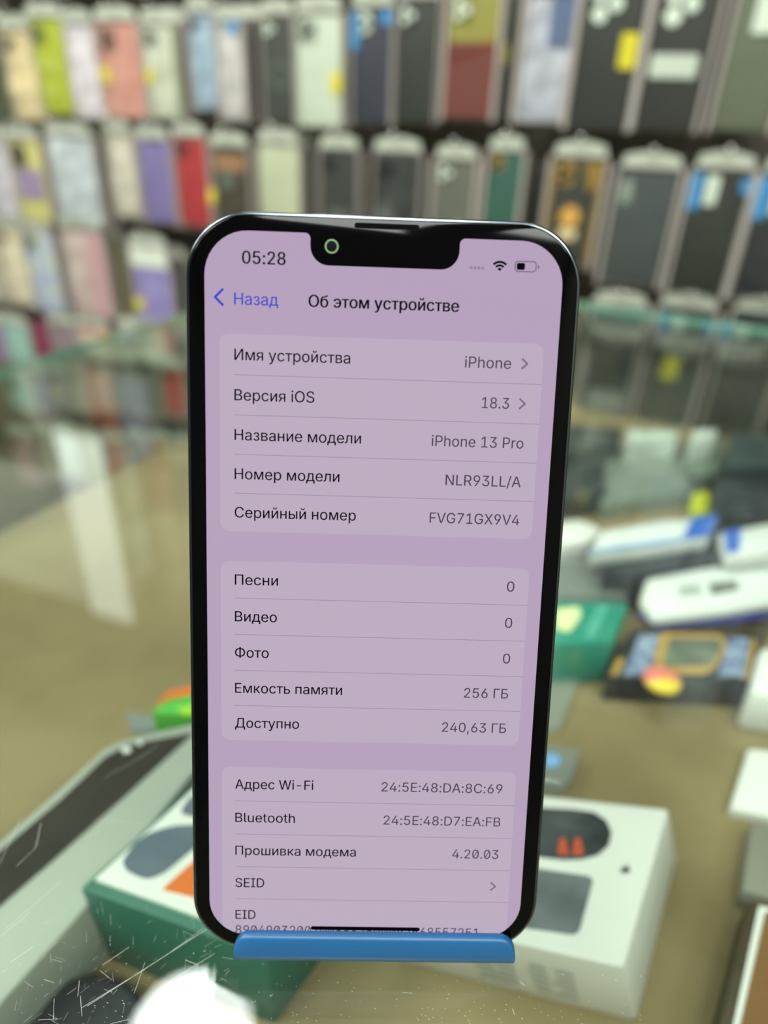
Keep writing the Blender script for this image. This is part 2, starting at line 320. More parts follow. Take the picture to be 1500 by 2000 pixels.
try:
    FONT = bpy.data.fonts.load(os.path.join(bpy.utils.system_resource('DATAFILES'), 'fonts', 'Inter.woff2'))
except Exception:
    FONT = None
def glyphs(s, bold=0.0):
    cu = bpy.data.curves.new('txt', 'FONT'); cu.body = s; cu.resolution_u = 3; cu.offset = bold
    if FONT: cu.font = FONT
    o = bpy.data.objects.new('txt', cu); C.objects.link(o)
    cu.fill_mode = 'NONE'
    dg = bpy.context.evaluated_depsgraph_get(); me = bpy.data.meshes.new_from_object(o.evaluated_get(dg))
    vs = [(v.co.x, v.co.y) for v in me.vertices]; nb = {}
    for e in me.edges: nb.setdefault(e.vertices[0], []).append(e.vertices[1]); nb.setdefault(e.vertices[1], []).append(e.vertices[0])
    bpy.data.meshes.remove(me); bpy.data.objects.remove(o); bpy.data.curves.remove(cu)
    loops, seen = [], set()
    for a in range(len(vs)):             # the outlines run in the order of their points
        if a in seen or a not in nb: continue
        lp, prev, cur = [a], None, a; seen.add(a)
        while True:
            nx = [n for n in nb[cur] if n not in seen]
            if not nx: break
            cur = (cur + 1) if (cur + 1) in nx else nx[0]; seen.add(cur); lp.append(cur)
        if len(lp) > 2: loops.append([vs[k] for k in lp])
    loops.sort(key=lambda l: min(p[0] for p in l)); groups = []
    for l in loops:                      # outlines that share a stretch of the line belong to one letter
        x0, x1 = min(p[0] for p in l), max(p[0] for p in l)
        if groups and x0 < groups[-1][1]: groups[-1][0].append(l); groups[-1][1] = max(groups[-1][1], x1)
        else: groups.append([[l], x1])
    V, Fs = [], []
    for ls, _ in groups:
        pts, ed = [], []
        for l in ls:
            b0 = len(pts); pts += [Vector(p) for p in l]; ed += [(b0 + k, b0 + (k + 1) % len(l)) for k in range(len(l))]
        r = delaunay_2d_cdt(pts, ed, [], 0, 1e-6)
        A = np.array([p for l in ls for p in l]); B = np.array([p for l in ls for p in l[1:] + l[:1]])
        b0 = len(V); V += [Vector((p[0], p[1], 0)) for p in r[0]]
        for f in r[2]:
            cx, cy = sum(r[0][k][0] for k in f) / len(f), sum(r[0][k][1] for k in f) / len(f)
            up = (A[:, 1] <= cy) & (B[:, 1] > cy); dn = (A[:, 1] > cy) & (B[:, 1] <= cy)
            side = (B[:, 0] - A[:, 0]) * (cy - A[:, 1]) - (cx - A[:, 0]) * (B[:, 1] - A[:, 1])
            if int((up & (side > 0)).sum()) - int((dn & (side < 0)).sum()) != 0: Fs.append(tuple(b0 + k for k in f))
    return V, Fs
_H = max(v.y for v in glyphs('H')[0])
def text(bm, s, x0, x1, base, cap, mi, d=L3, bold=0.0, slash=False):
    """a line of lettering from x0 to x1 (screen points), capital height cap"""
    vs, fs = glyphs(s); a, b = min(v.x for v in vs), max(v.x for v in vs); k = cap / _H; kx = (x1 - x0) / (b - a)
    for q, off in enumerate((-bold, bold, 0.0) if bold else (0.0,)):
        nv = []
        for v in vs:
            x, z = SP(x0 + (v.x - a) * kx + off, base - v.y * k); nv.append(bm.verts.new((x, d - q * 0.002 * mm, z)))
        for f in fs:
            try: bm.faces.new([nv[i] for i in f]).material_index = mi
            except ValueError: pass
    if slash:
        for i, ch in enumerate(s):
            if ch == '0':
                R_ = max(v.x for v in glyphs(s[:i + 1])[0]); z_ = [v.x for v in glyphs('0')[0]]; wz = max(z_) - min(z_)
                xa, xb = x0 + (R_ - wz - a) * kx, x0 + (R_ - a) * kx
                q = (xb - xa); line(bm, [(xa + q * .2, base - cap * .12), (xb - q * .2, base - cap * .88)], 1.0, mi, d)
def line(bm, pts, w, mi, d=L3):
    for (xa, ya), (xb, yb) in zip(pts, pts[1:]):
        l = math.hypot(xb - xa, yb - ya); nx, ny = -(yb - ya) / l * w / 2, (xb - xa) / l * w / 2
        flat(bm, [(xa + nx, ya + ny), (xb + nx, yb + ny), (xb - nx, yb - ny), (xa - nx, ya - ny)], d, mi)
    for x, y in pts: flat(bm, arc(x, y, w / 2, 0, 330, 11), d - 0.003 * mm, mi)
SMATS = [E_card, E_blk, E_gry, E_lin, E_blue, E_dot, E_chev, E_home]
# status bar and navigation bar
bm = bmesh.new(); text(bm, '05:28', 40.9, 87.4, 34.2, 13.3, 1, bold=0.30); obj('clock_text', bm, SMATS, scr, False, PMW)
bm = bmesh.new()
for k in range(4): flat(bm, rr(287.2 + 4.3 * k, 287.2 + 4.3 * k + 2.9, 28.4, 31.6, 1.0, 3), L3, 5)
obj('signal_dots', bm, SMATS, scr, False, PMW)
bm = bmesh.new(); cx, cy = 320.0, 32.6
for ra, rb in ((10.9, 8.5), (7.2, 4.9)):
    flat(bm, arc(cx, cy, ra, 225, 315, 12) + arc(cx, cy, rb, 315, 225, 12), L3, 1).normal_update()
bmesh.ops.triangulate(bm, faces=bm.faces[:])
flat(bm, arc(cx, cy, 3.5, 225, 315, 8) + [(cx, cy)], L3, 1)
obj('wifi_icon', bm, SMATS, scr, False, PMW)
bm = bmesh.new(); o1, o2 = rr(336.2, 360.2, 20.9, 32.7, 3.8, 6), rr(337.3, 359.1, 22.0, 31.6, 2.8, 6)
for k in range(len(o1)):
    j = (k + 1) % len(o1); flat(bm, [o1[k], o1[j], o2[j], o2[k]], L3, 6)
flat(bm, rr(338.6, 347.5, 23.2, 30.4, 1.8, 4), L3, 1)
flat(bm, arc(361.2, 26.8, 2.1, -80, 80, 6), L3, 6)
obj('battery_icon', bm, SMATS, scr, False, PMW)
bm = bmesh.new()
line(bm, [(19.6, 61.9), (11.4, 70.0), (19.6, 78.1)], 2.5, 4)
text(bm, 'Назад', 32.2, 79.8, 77.2, 12.6, 4, bold=0.1)
obj('back_button', bm, SMATS, scr, False, PMW)
bm = bmesh.new(); text(bm, 'Об этом устройстве', 113.2, 277.4, 77.0, 12.8, 1, bold=0.34); obj('screen_title', bm, SMATS, scr, False, PMW)
# the three panels of rows
Y0 = 108.4
def panel_rows(y, rows, bottom=None):
    bm = bmesh.new(); n = len(rows); h = 44 * n
    if bottom is None: flat(bm, rr(16, 374, y, y + h, 10, 6), L2, 0)
    else:
        low = [p for p in arc(390 - r0, 844 - r0, r0, 0, 90, 24) + arc(r0, 844 - r0, r0, 90, 180, 24) if 16 <= p[0] <= 374]
        flat(bm, arc(26, y + 10, 10, 180, 270, 6) + arc(364, y + 10, 10, 270, 360, 6) + [(374, 830)] + low + [(16, 830)], L2, 0)
    for k, (left, xl, right, xr0, xr1, arrow) in enumerate(rows):
        base = y + 44 * k + 28.0
        if left: text(bm, left, 32.3, xl, base, 12.3, 1, bold=0.10)
        if right: text(bm, right, xr0, xr1, base, 12.1, 2, bold=0.07, slash=right.startswith('4.2'))
        if arrow: line(bm, [(350.9, base - 11.2), (356.6, base - 6.0), (350.9, base - 0.8)], 1.9, 6)
        if k < n - 1: flat(bm, [(32, y + 44 * (k + 1) - .3), (374, y + 44 * (k + 1) - .3), (374, y + 44 * (k + 1) + .3), (32, y + 44 * (k + 1) + .3)], L3, 3)
    return bm
obj('settings_panel', panel_rows(Y0, [('Имя устройства', 159.7, 'iPhone', 287.1, 338.5, 1), ('Версия iOS', 120.8, '18.3', 308.3, 338.8, 1), ('Название модели', 173.9, 'iPhone 13 Pro', 253.8, 357.7, 0),
    ('Номер модели', 150.6, 'NLR93LL/A', 271.4, 357.5, 0), ('Серийный номер', 170.3, 'FVG71GX9V4', 255.1, 358.4, 0)]), SMATS, scr, False, PMW)
obj('settings_panel', panel_rows(Y0 + 255, [('Песни', 82, '0', 348.8, 357.4, 0), ('Видео', 81.1, '0', 349, 357.5, 0), ('Фото', 71.8, '0', 349.1, 357.7, 0), ('Емкость памяти', 159.1, '256 ГБ', 304.9, 357.8, 0),
    ('Доступно', 108.5, '240,63 ГБ', 280.4, 357.9, 0)]), SMATS, scr, False, PMW)
bm = panel_rows(Y0 + 510, [('Адрес Wi-Fi', 126.9, '24:5E:48:DA:8C:69', 209.9, 358, 0), ('Bluetooth', 104.9, '24:5E:48:D7:EA:FB', 213.8, 358, 0), ('Прошивка модема', 180.8, '4.20.03', 300.5, 358, 0), ('SEID', 67.8, '', 0, 0, 1), ('EID', 57.1, '', 0, 0, 0)], True)
text(bm, '89049032007008882600092568557251', 32.2, 339.3, 843.4, 12.0, 2, bold=0.07, slash=True)
obj('settings_panel', bm, SMATS, scr, False, PMW)
bm = bmesh.new(); flat(bm, rr(126.6, 264.3, 831.0, 836.2, 2.6, 5), L3 - 0.04 * mm, 7); obj('home_indicator', bm, SMATS, scr, False, PMW)

# ------------------------------------------------------------------ blue phone stand
M_blue = mat('blue_plastic', (18, 80, 128), 0.38, spec=0.5)
st = empty('phone_stand', PMW, 'blue plastic stand whose low lip holds the phone upright', 'stand')
bm = bmesh.new()                          # lip: a rounded plate along the phone's front edge, standing on the tray
X0, X1 = -26.8 * mm, 31.2 * mm
prof = [(-0.7, 0.0), (-0.7, 4.7), (-0.95, 5.2), (-1.5, 5.45), (-2.1, 5.35), (-2.6, 5.0), (-2.85, 4.4), (-3.0, 1.2), (-2.7, 0.2), (-2.0, -0.9), (-1.0, -1.6), (0.0, -2.1), (0.6, -2.1), (0.6, -0.1)]
N = 30; rings = []
for k in range(N + 1):
    x = X0 + (X1 - X0) * (0.5 - 0.5 * math.cos(PI * k / N)); e = min(x - X0, X1 - x) / mm; r_e = 3.2
    top = 5.45 if e >= r_e else 5.45 - r_e + math.sqrt(max(0, r_e ** 2 - (r_e - e) ** 2))
    rings.append([bm.verts.new((x, y * mm, (min(z, top) if z > 0 else z) * mm if z <= 1.2 else max(1.2, z - (5.45 - top)) * mm)) for y, z in prof])
for r0_, r1_ in zip(rings, rings[1:]):
    for i in range(len(prof)):
        j = (i + 1) % len(prof); bm.faces.new((r0_[i], r0_[j], r1_[j], r1_[i]))
bm.faces.new(rings[0]); bm.faces.new(rings[-1]); obj('lip', bm, M_blue, st, True, PMW)
bm = bmesh.new(); box(bm, X0, X1, 0.3 * mm, 10.0 * mm, -2.1 * mm, -0.1 * mm, bevel=0.3 * mm); obj('tray', bm, M_blue, st, True, PMW)
bm = bmesh.new(); poly_prism(bm, rr(X0, X1, -2.0 * mm, 60 * mm, 6 * mm), 7.9 * mm, 10 * mm, XZ, ch=0.3 * mm); obj('back_rest', bm, M_blue, st, True, PMW)
lo = PMW @ Vector((2.2 * mm, 10 * mm, 50 * mm))
bm = bmesh.new()                          # rear leg from the rest down to the glass
p = [PMW @ Vector((x, 10 * mm, 52 * mm)) for x in (-14 * mm, 18 * mm)]; q = [Vector((v.x, v.y + 0.022, G + 0.0004)) for v in p]
for dy in (0, 0.0022):
    for v in p + q[::-1]: bm.verts.new(v + Vector((0, dy, 0)))
bm.verts.ensure_lookup_table(); v = bm.verts
for f in ((0, 1, 2, 3), (7, 6, 5, 4), (0, 4, 5, 1), (1, 5, 6, 2), (2, 6, 7, 3), (3, 7, 4, 0)): bm.faces.new([v[i] for i in f])
obj('rear_leg', bm, M_blue, st, mw=Matrix.Identity(4))

# ------------------------------------------------------------------ boxes and packages under the glass
def z2(z): return G + z
def pts_at(px, z): return [at(x, y, z) for x, y in px]
def frustum(bm, top, bot, mi=0, bevel=0.0015):
    b2 = bmesh.new(); T = [b2.verts.new(p) for p in top]; B = [b2.verts.new(p) for p in bot]; n = len(T)
    b2.faces.new(T); b2.faces.new(B[::-1])
    for i in range(n): b2.faces.new((T[i], B[i], B[(i + 1) % n], T[(i + 1) % n]))
    bmesh.ops.recalc_face_normals(b2, faces=b2.faces[:])
    if bevel: bmesh.ops.bevel(b2, geom=b2.edges[:], offset=bevel, segments=2, affect='EDGES', profile=0.5)
    for f in b2.faces: f.material_index = mi
    me = bpy.data.meshes.new('tmp'); b2.to_mesh(me); b2.free(); bm.from_mesh(me); bpy.data.meshes.remove(me)
def block(name, px, zt, zb, m, label, cat, group=None, bevel=0.0015, part='carton', bot=None):
    """a box whose top shows at these pixels; returns its Empty"""
    top = pts_at(px, zt); c = sum(top, Vector()) / len(top); c.z = z2(zb)
    r = empty(name, Matrix.Translation(c), label, cat, group)
    low = pts_at(bot, zb) if bot else [Vector((p.x, p.y, z2(zb))) for p in top]
    bm = bmesh.new(); frustum(bm, [p - c for p in top], [p - c for p in low], bevel=bevel)
    obj(part, bm, m, r, True).location = (0, 0, 0)
    return r
def decal(parent, name, px, z, m, t=0.0005, round_=0.0, label=None):
    """a print or window on a flat top, t thick, its outline given in pixels"""
    p = pts_at(px, z); c = parent.matrix_world.translation; bm = bmesh.new()
    if round_:
        q = []; n = len(p)
        for i in range(n):
            a, b, d = p[i - 1], p[i], p[(i + 1) % n]; u, v = b + (a - b) * round_, b + (d - b) * round_
            for k in range(6):
                s_ = k / 5; q.append((u * (1 - s_) + b * s_) * (1 - s_) + (b * (1 - s_) + v * s_) * s_)
        p = q
    T = [bm.verts.new(v - c + Vector((0, 0, t))) for v in p]; B = [bm.verts.new(v - c) for v in p]; n = len(T)
    bm.faces.new(T); bm.faces.new(B[::-1])
    for i in range(n): bm.faces.new((T[i], B[i], B[(i + 1) % n], T[(i + 1) % n]))
    o = obj(name, bm, m, parent)
    if label: o['label'] = label
    return o
def cmat_(rgb): return mat('pack_%d_%d_%d' % rgb, rgb, 0.3, noise=0.15, scale=50)
M_white = mat('white_card', (228, 228, 224), 0.45)
M_whiteg = mat('white_gloss_plastic', (222, 224, 222), 0.25)
M_teal = mat('teal_card', (42, 104, 88), 0.45)
M_win = mat('window_film_dark', (52, 56, 58), 0.12, rgb2=(84, 90, 92), scale=60)
M_wing = mat('window_film_grey', (100, 106, 110), 0.12, rgb2=(128, 134, 138), scale=50)
M_winb = mat('window_film_blue', (92, 104, 120), 0.12, rgb2=(112, 122, 134), scale=40)
M_org = mat('orange_strap', (226, 112, 42), 0.5)
M_redo = mat('red_orange_strap', (196, 84, 56), 0.5)
M_mark = mat('dark_print', (70, 74, 76), 0.5)
M_ltext = mat('grey_print', (172, 174, 166), 0.6)
# white watch box, right of the phone
ZT = -0.062
Bc, Cc = at(1308, 1578, ZT), at(1220, 1892, ZT); dirn = (at(1032, 1850, ZT) - Cc).normalized(); dirb = (at(1070, 1553, ZT) - Bc).normalized()
wb_top = [Bc, Cc, Cc + dirn * 0.075, Bc + dirb * 0.075]
Bb, Cb = at(1322, 1674, SHELF), at(1243, 1998, SHELF); d2 = (at(900, 1910, SHELF) - Cb).normalized()
wb_bot = [Bb, Cb, Cb + d2 * 0.082, Bb + d2 * 0.082]
c = sum(wb_bot, Vector()) / 4
wb = empty('watch_box', Matrix.Translation(c), 'white watch box with dark windows under the glass right of the phone', 'box')
bm = bmesh.new(); frustum(bm, [p - c for p in wb_top], [p - c for p in wb_bot], bevel=0.002); obj('carton', bm, M_white, wb, True)
w = [at(*p, ZT) for p in ((1060, 1580), (1150, 1586), (1185, 1605), (1196, 1632), (1188, 1660), (1160, 1678), (1110, 1682), (1000, 1668), (1000, 1578))]
win = decal(wb, 'oval_window', [(1000, 1580), (1060, 1579), (1120, 1582), (1160, 1588), (1184, 1604), (1194, 1628), (1188, 1652), (1168, 1670), (1135, 1679), (1100, 1680), (1040, 1673), (1000, 1666)], ZT, M_win)
for x in (1098, 1127): decal(wb, 'strap_tip', [(x - 6, 1640), (x + 5, 1638), (x + 13, 1672), (x - 10, 1672)], ZT + 0.0005, M_redo, 0.0008, 0.25, 'red orange watch strap end')
decal(wb, 'square_window', [(1010, 1692), (1160, 1714), (1129, 1828), (980, 1806)], ZT, M_wing, 0.0005, 0.12)
decal(wb, 'leaf_mark', circ(1221, 1700, 10, 12, 6), ZT, M_mark, 0.0003); decal(wb, 'leaf_mark', [(1221, 1693), (1229, 1687), (1226, 1693)], ZT, M_mark, 0.0003)
# faint print on its front: lines of text too blurred to read
fa, fb = wb_top[1], wb_top[2]; ga, gb = wb_bot[1], wb_bot[2]; nrm = (fb - fa).cross(ga - fa).normalized(); nrm = nrm if nrm.y < 0 else -nrm
bm = bmesh.new()
for k in range(5):
    v0 = 0.3 + 0.12 * k
    for u0 in (0.22, 0.33, 0.47, 0.56):
        u1 = u0 + random.uniform(0.06, 0.1)
        P_ = [(fa.lerp(fb, u)).lerp(ga.lerp(gb, u), vv) + nrm * 0.0002 - c for u, vv in ((u0, v0), (u1, v0), (u1, v0 + .05), (u0, v0 + .05))]
        bm.faces.new([bm.verts.new(p) for p in P_])
obj('side_print', bm, M_ltext, wb)
# teal watch box, left, partly behind the phone
ZG = -0.060
Ag = at(155, 1735, ZG); ne = (at(392, 1822, ZG) - Ag).normalized(); le = (at(372, 1538, ZG) - Ag).normalized()
gw, gl_ = 0.066, 0.105
g_top = [Ag, Ag + ne * gw, Ag + ne * gw + le * gl_, Ag + le * gl_]
c = sum(g_top, Vector()) / 4; c.z = z2(SHELF)
gb_ = empty('watch_box', Matrix.Translation(c), 'teal watch box with white tray top under the glass left of the phone', 'box')
cen = sum(g_top, Vector()) / 4
g_bot = [Vector((cen.x + (p.x - cen.x) * 0.97, cen.y + (p.y - cen.y) * 0.97, z2(SHELF))) for p in g_top]
bm = bmesh.new(); frustum(bm, [p - c for p in g_top], [p - c for p in g_bot], bevel=0.0012); obj('carton', bm, M_teal, gb_, True)
ins = [cen + (p - cen) * 0.93 + Vector((0, 0, 0)) for p in g_top]
bm = bmesh.new(); poly_prism(bm, [(p.x - c.x, p.y - c.y) for p in ins], ZG - SHELF + 0.0012, ZG - SHELF, XY); obj('tray_top', bm, M_white, gb_)
ZG2 = ZG + 0.0012
decal(gb_, 'rounded_window', [(239, 1684), (262, 1649), (290, 1629), (340, 1614), (400, 1612), (420, 1630), (372, 1662), (322, 1704), (300, 1714), (284, 1717), (264, 1710), (246, 1700)], ZG2, M_winb, 0.0006, 0.3)
decal(gb_, 'rounded_window', [(350, 1590), (372, 1556), (440, 1550), (430, 1606)], ZG2, M_winb, 0.0006, 0.25)
decal(gb_, 'strap_window', [(318, 1738), (392, 1672), (440, 1690), (390, 1756)], ZG2, M_org, 0.0006, 0.06, 'orange strap showing in a window')
# pale slab with a dark band (a boxed tablet), far left
M_slabw = mat('pale_grey_box', (166, 170, 162), 0.4)
M_band = mat('dark_screen_band', (58, 54, 48), 0.3, noise=0.2, scale=30)
ZS = -0.070
tb = block('tablet_box', [(-140, 1762), (0, 1642), (120, 1538), (200, 1464), (236, 1446), (300, 1430), (470, 1392), (388, 1496), (148, 1796), (0, 1962), (-60, 2024)], ZS, SHELF, M_slabw,
           'pale flat box with a dark slanted band beside the teal watch box', 'box', bevel=0.0012)
decal(tb, 'dark_band', [(-110, 1748), (0, 1664), (120, 1562), (205, 1480), (245, 1458), (300, 1447), (378, 1432), (250, 1550), (100, 1684), (0, 1770), (-60, 1824)], ZS, M_band, 0.0006)
decal(tb, 'camera_dot', circ(247, 1466, 9, 14, 6), ZS + 0.0006, M_white, 0.0006); decal(tb, 'camera_dot', circ(273, 1452, 6, 12, 4), ZS + 0.0006, M_white, 0.0006)
# dark rounded pouch at the bottom left
pc = at(150, 2050, -0.094)
pu = empty('dark_pouch', Matrix.Translation((pc.x, pc.y, z2(SHELF))), 'dark rounded case lying in the lower left corner under the scratched glass', 'case')
bm = bmesh.new(); poly_prism(bm, rr(-0.020, 0.020, -0.032, 0.020, 0.017, 8), 0.014, 0.0, XY, ch=0.003); obj('shell', bm, mat('dark_blue_grey', (38, 40, 46), 0.45), pu, True)
# bright toy-like carton half hidden at the phone's left side
gcart = block('bright_carton', [(296, 1392), (330, 1352), (430, 1330), (440, 1400)], -0.088, SHELF, mat('leaf_green_card', (86, 176, 70), 0.45), 'small green and orange carton peeking out left of the phone', 'carton', bevel=0.0008)
decal(gcart, 'orange_patch', [(300, 1380), (330, 1352), (400, 1336), (400, 1352), (330, 1366)], -0.088, M_org, 0.0005)
decal(gcart, 'lime_patch', [(345, 1385), (400, 1372), (430, 1392), (360, 1398)], -0.088, mat('lime_print', (160, 214, 60), 0.45), 0.0005)
film = block('film_sleeve', [(246, 1392), (345, 1402), (330, 1424), (256, 1424)], SHELF + 0.004, SHELF, clear('film', (240, 245, 250), 0.06, wall=0.35, wallrgb=(210, 220, 225)), 'thin clear film sleeve beside the pale flat box', 'sleeve', part='sheet', bevel=0.0)
# right side of the shelf
t2 = block('teal_carton', [(1040, 1172), (1230, 1176), (1198, 1254), (1030, 1258)], -0.076, SHELF, mat('bright_teal_card', (30, 136, 116), 0.45), 'bright teal carton with pale emblem right of the phone', 'carton')
decal(t2, 'emblem', [(1085, 1190), (1130, 1186), (1136, 1200), (1112, 1236), (1085, 1228)], -0.076, mat('emblem_cream', (222, 226, 170), 0.5), 0.0004, 0.2)
decal(t2, 'stripe', [(1168, 1182), (1190, 1182), (1160, 1248), (1140, 1248)], -0.076, mat('pale_teal_print', (74, 164, 146), 0.5), 0.0004)
ZB = -0.088
bk = block('part_box', [(1232, 1228), (1496, 1236), (1476, 1336), (1184, 1322)], ZB, SHELF, mat('black_card', (34, 38, 44), 0.4), 'black carton with golden frame print and blue text panels', 'carton')
M_gold = mat('gold_print', (176, 140, 70), 0.45)
M_bprint = mat('blue_white_print', (150, 164, 190), 0.5, rgb2=(90, 104, 140), scale=160)
decal(bk, 'text_panel', [(1250, 1240), (1286, 1240), (1270, 1320), (1216, 1320)], ZB, M_bprint, 0.0004)
decal(bk, 'text_panel', [(1424, 1246), (1462, 1248), (1456, 1322), (1402, 1322)], ZB, M_bprint, 0.0004)
decal(bk, 'gold_frame', [(1290, 1236), (1410, 1240), (1420, 1262), (1396, 1308), (1372, 1318), (1296, 1316), (1278, 1300), (1278, 1280)], ZB, M_gold, 0.0004)
decal(bk, 'picture_window', [(1308, 1246), (1404, 1248), (1410, 1264), (1390, 1300), (1300, 1302), (1296, 1290)], ZB + 0.0004, mat('grey_green_print', (120, 130, 112), 0.4, rgb2=(84, 92, 80), scale=70), 0.0004)
decal(bk, 'gold_bar', [(1206, 1286), (1222, 1286), (1206, 1320), (1192, 1318)], ZB, M_gold, 0.0004)
decal(bk, 'gold_bar', [(1468, 1250), (1478, 1250), (1462, 1330), (1452, 1328)], ZB, M_gold, 0.0004)
wp = block('screen_package', [(1262, 1128), (1420, 1098), (1560, 1078), (1560, 1168), (1420, 1190), (1276, 1206), (1250, 1170)], -0.077, -0.0844, M_whiteg, 'long white package with dark photo lying on the black carton', 'package', part='sleeve_box', bevel=0.003)
decal(wp, 'photo_print', [(1384, 1140), (1436, 1132), (1444, 1152), (1388, 1164)], -0.077, mat('photo_print', (84, 90, 84), 0.4, rgb2=(120, 124, 116), scale=120), 0.0004)
decal(wp, 'pale_print', [(1326, 1144), (1368, 1142), (1370, 1162), (1326, 1166)], -0.077, mat('pale_grey_print', (168, 174, 166), 0.4), 0.0004)
M_navy = mat('navy_print', (44, 52, 130), 0.4); M_bl = mat('royal_blue_print', (52, 104, 196), 0.4)
nb = block('navy_package', [(1240, 1196), (1420, 1180), (1570, 1160), (1580, 1190), (1440, 1212), (1284, 1224)], -0.0846, -0.0876, M_navy, 'navy blue flat package sticking out under the long white package', 'package', part='sleeve_box', bevel=0.001)
wq = block('blue_white_package', [(1176, 1034), (1300, 1014), (1404, 1008), (1384, 1050), (1270, 1066), (1150, 1082)], -0.064, -0.074, M_whiteg, 'white package with blue corner lying farthest from the phone stand', 'package', part='sleeve_box', bevel=0.002)
decal(wq, 'blue_corner', [(1352, 1011), (1404, 1008), (1384, 1048), (1330, 1055)], -0.064, M_bl, 0.0005)
decal(wq, 'blue_edge', [(1150, 1082), (1270, 1066), (1330, 1057), (1334, 1050), (1270, 1058), (1154, 1074)], -0.064, mat('sky_print', (120, 160, 206), 0.4), 0.0004)
block('shadow_block', [(1190, 1062), (1430, 1040), (1420, 1100), (1262, 1116), (1180, 1108)], -0.0745, SHELF, mat('shadow_dark', (52, 58, 66), 0.4), 'added dark block for the shadow under the white package with blue corner', 'carton')  # added block: dark colour stands for the shadow beneath the package it props
w3 = block('blue_white_package', [(1404, 1040), (1560, 1010), (1580, 1070), (1420, 1088)], -0.064, -0.074, M_whiteg, 'white package with pale blue end at the edge of the picture', 'package', part='sleeve_box', bevel=0.002)
decal(w3, 'blue_patch', [(1412, 1040), (1448, 1032), (1444, 1078), (1420, 1082)], -0.064, M_bl, 0.0005)
block('white_pouch', [(1060, 1022), (1130, 1010), (1180, 1030), (1150, 1056), (1060, 1066)], -0.082, SHELF, M_white, 'white pouch between the phone and the blue cornered package', 'pouch', bevel=0.004)
bl = block('blister_pack', [(1050, 1090), (1246, 1098), (1226, 1164), (1040, 1164)], -0.092, SHELF, clear('blister', (232, 238, 234), 0.06, wall=0.45, wallrgb=(190, 198, 194), bump=0.4), 'clear blister pack behind the bright teal carton', 'package', bevel=0.002, part='blister')
decal(bl, 'dark_insert', [(1160, 1108), (1204, 1106), (1190, 1130), (1156, 1128)], -0.092, mat('plum_print', (96, 92, 102), 0.5), 0.0004)
cs = block('clear_tray', [(1060, 1450), (1136, 1460), (1122, 1512), (1102, 1530), (1050, 1522)], SHELF + 0.010, SHELF, clear('tray_plastic', (236, 240, 238), 0.08, wall=0.4, wallrgb=(196, 202, 196)), 'small clear tray with blue spot on the bare brown shelf', 'tray', bevel=0.002, part='tray')
decal(cs, 'blue_spot', circ(1078, 1486, 16, 14, 13), SHELF + 0.010, mat('light_blue_print', (120, 168, 226), 0.4), 0.0004)
block('plastic_strip', [(1080, 1284), (1142, 1296), (1092, 1424), (1050, 1420)], SHELF + 0.003, SHELF, clear('strip_plastic', (240, 244, 240), 0.06, wall=0.4, wallrgb=(206, 212, 204)), 'clear plastic strip lying beside the phone below the teal carton', 'strip', bevel=0.0, part='sheet')
block('grey_pack', [(1186, 872), (1330, 850), (1352, 956), (1172, 984)], -0.090, SHELF, clear('pack_plastic', (236, 240, 238), 0.06, wall=0.6, wallrgb=(176, 188, 178), bump=0.4), 'pale grey plastic pack at the far end of the brown shelf', 'package', part='blister', bevel=0.003)
dk = block('dark_gadget_box', [(1400, 926), (1540, 914), (1540, 1002), (1386, 1000)], -0.080, SHELF, mat('blue_black_card', (36, 44, 50), 0.4), 'blue black box at the picture edge behind the white packages', 'box', bevel=0.002)
for px_, z_, rgb_, nm_, lb_ in (
    ([(1096, 908), (1176, 894), (1186, 962), (1088, 976)], -0.086, (52, 62, 62), 'charcoal_pack', 'charcoal pack between the phone and the pale grey plastic pack'),
    ([(1340, 856), (1420, 850), (1404, 920), (1352, 930)], -0.084, (118, 130, 118), 'sage_pack', 'sage grey pack behind the lime tag'),
    ([(1100, 826), (1216, 836), (1210, 878), (1092, 878)], -0.080, (40, 54, 52), 'dark_green_pack', 'dark green pack at the far shelf edge near the phone'),
    ([(1224, 836), (1330, 842), (1322, 852), (1224, 862)], -0.070, (206, 214, 206), 'white_pack', 'narrow white pack at the far shelf edge'),
    ([(1352, 838), (1402, 836), (1398, 852), (1354, 854)], -0.062, (226, 232, 226), 'white_pack', 'small bright white pack behind the sage grey pack'),
    ([(1430, 842), (1540, 850), (1540, 906), (1412, 908)], -0.076, (70, 82, 84), 'slate_pack', 'slate pack behind the blue black box')):
    block(nm_, px_, z_, SHELF, cmat_(rgb_), lb_, 'package', bevel=0.002)
yt_ = block('lime_tag', [(1352, 962), (1386, 958), (1384, 1002), (1350, 1004)], -0.090, SHELF, mat('lime_card', (186, 190, 50), 0.5), 'small lime tag standing by the blue black box', 'tag', bevel=0.0008)
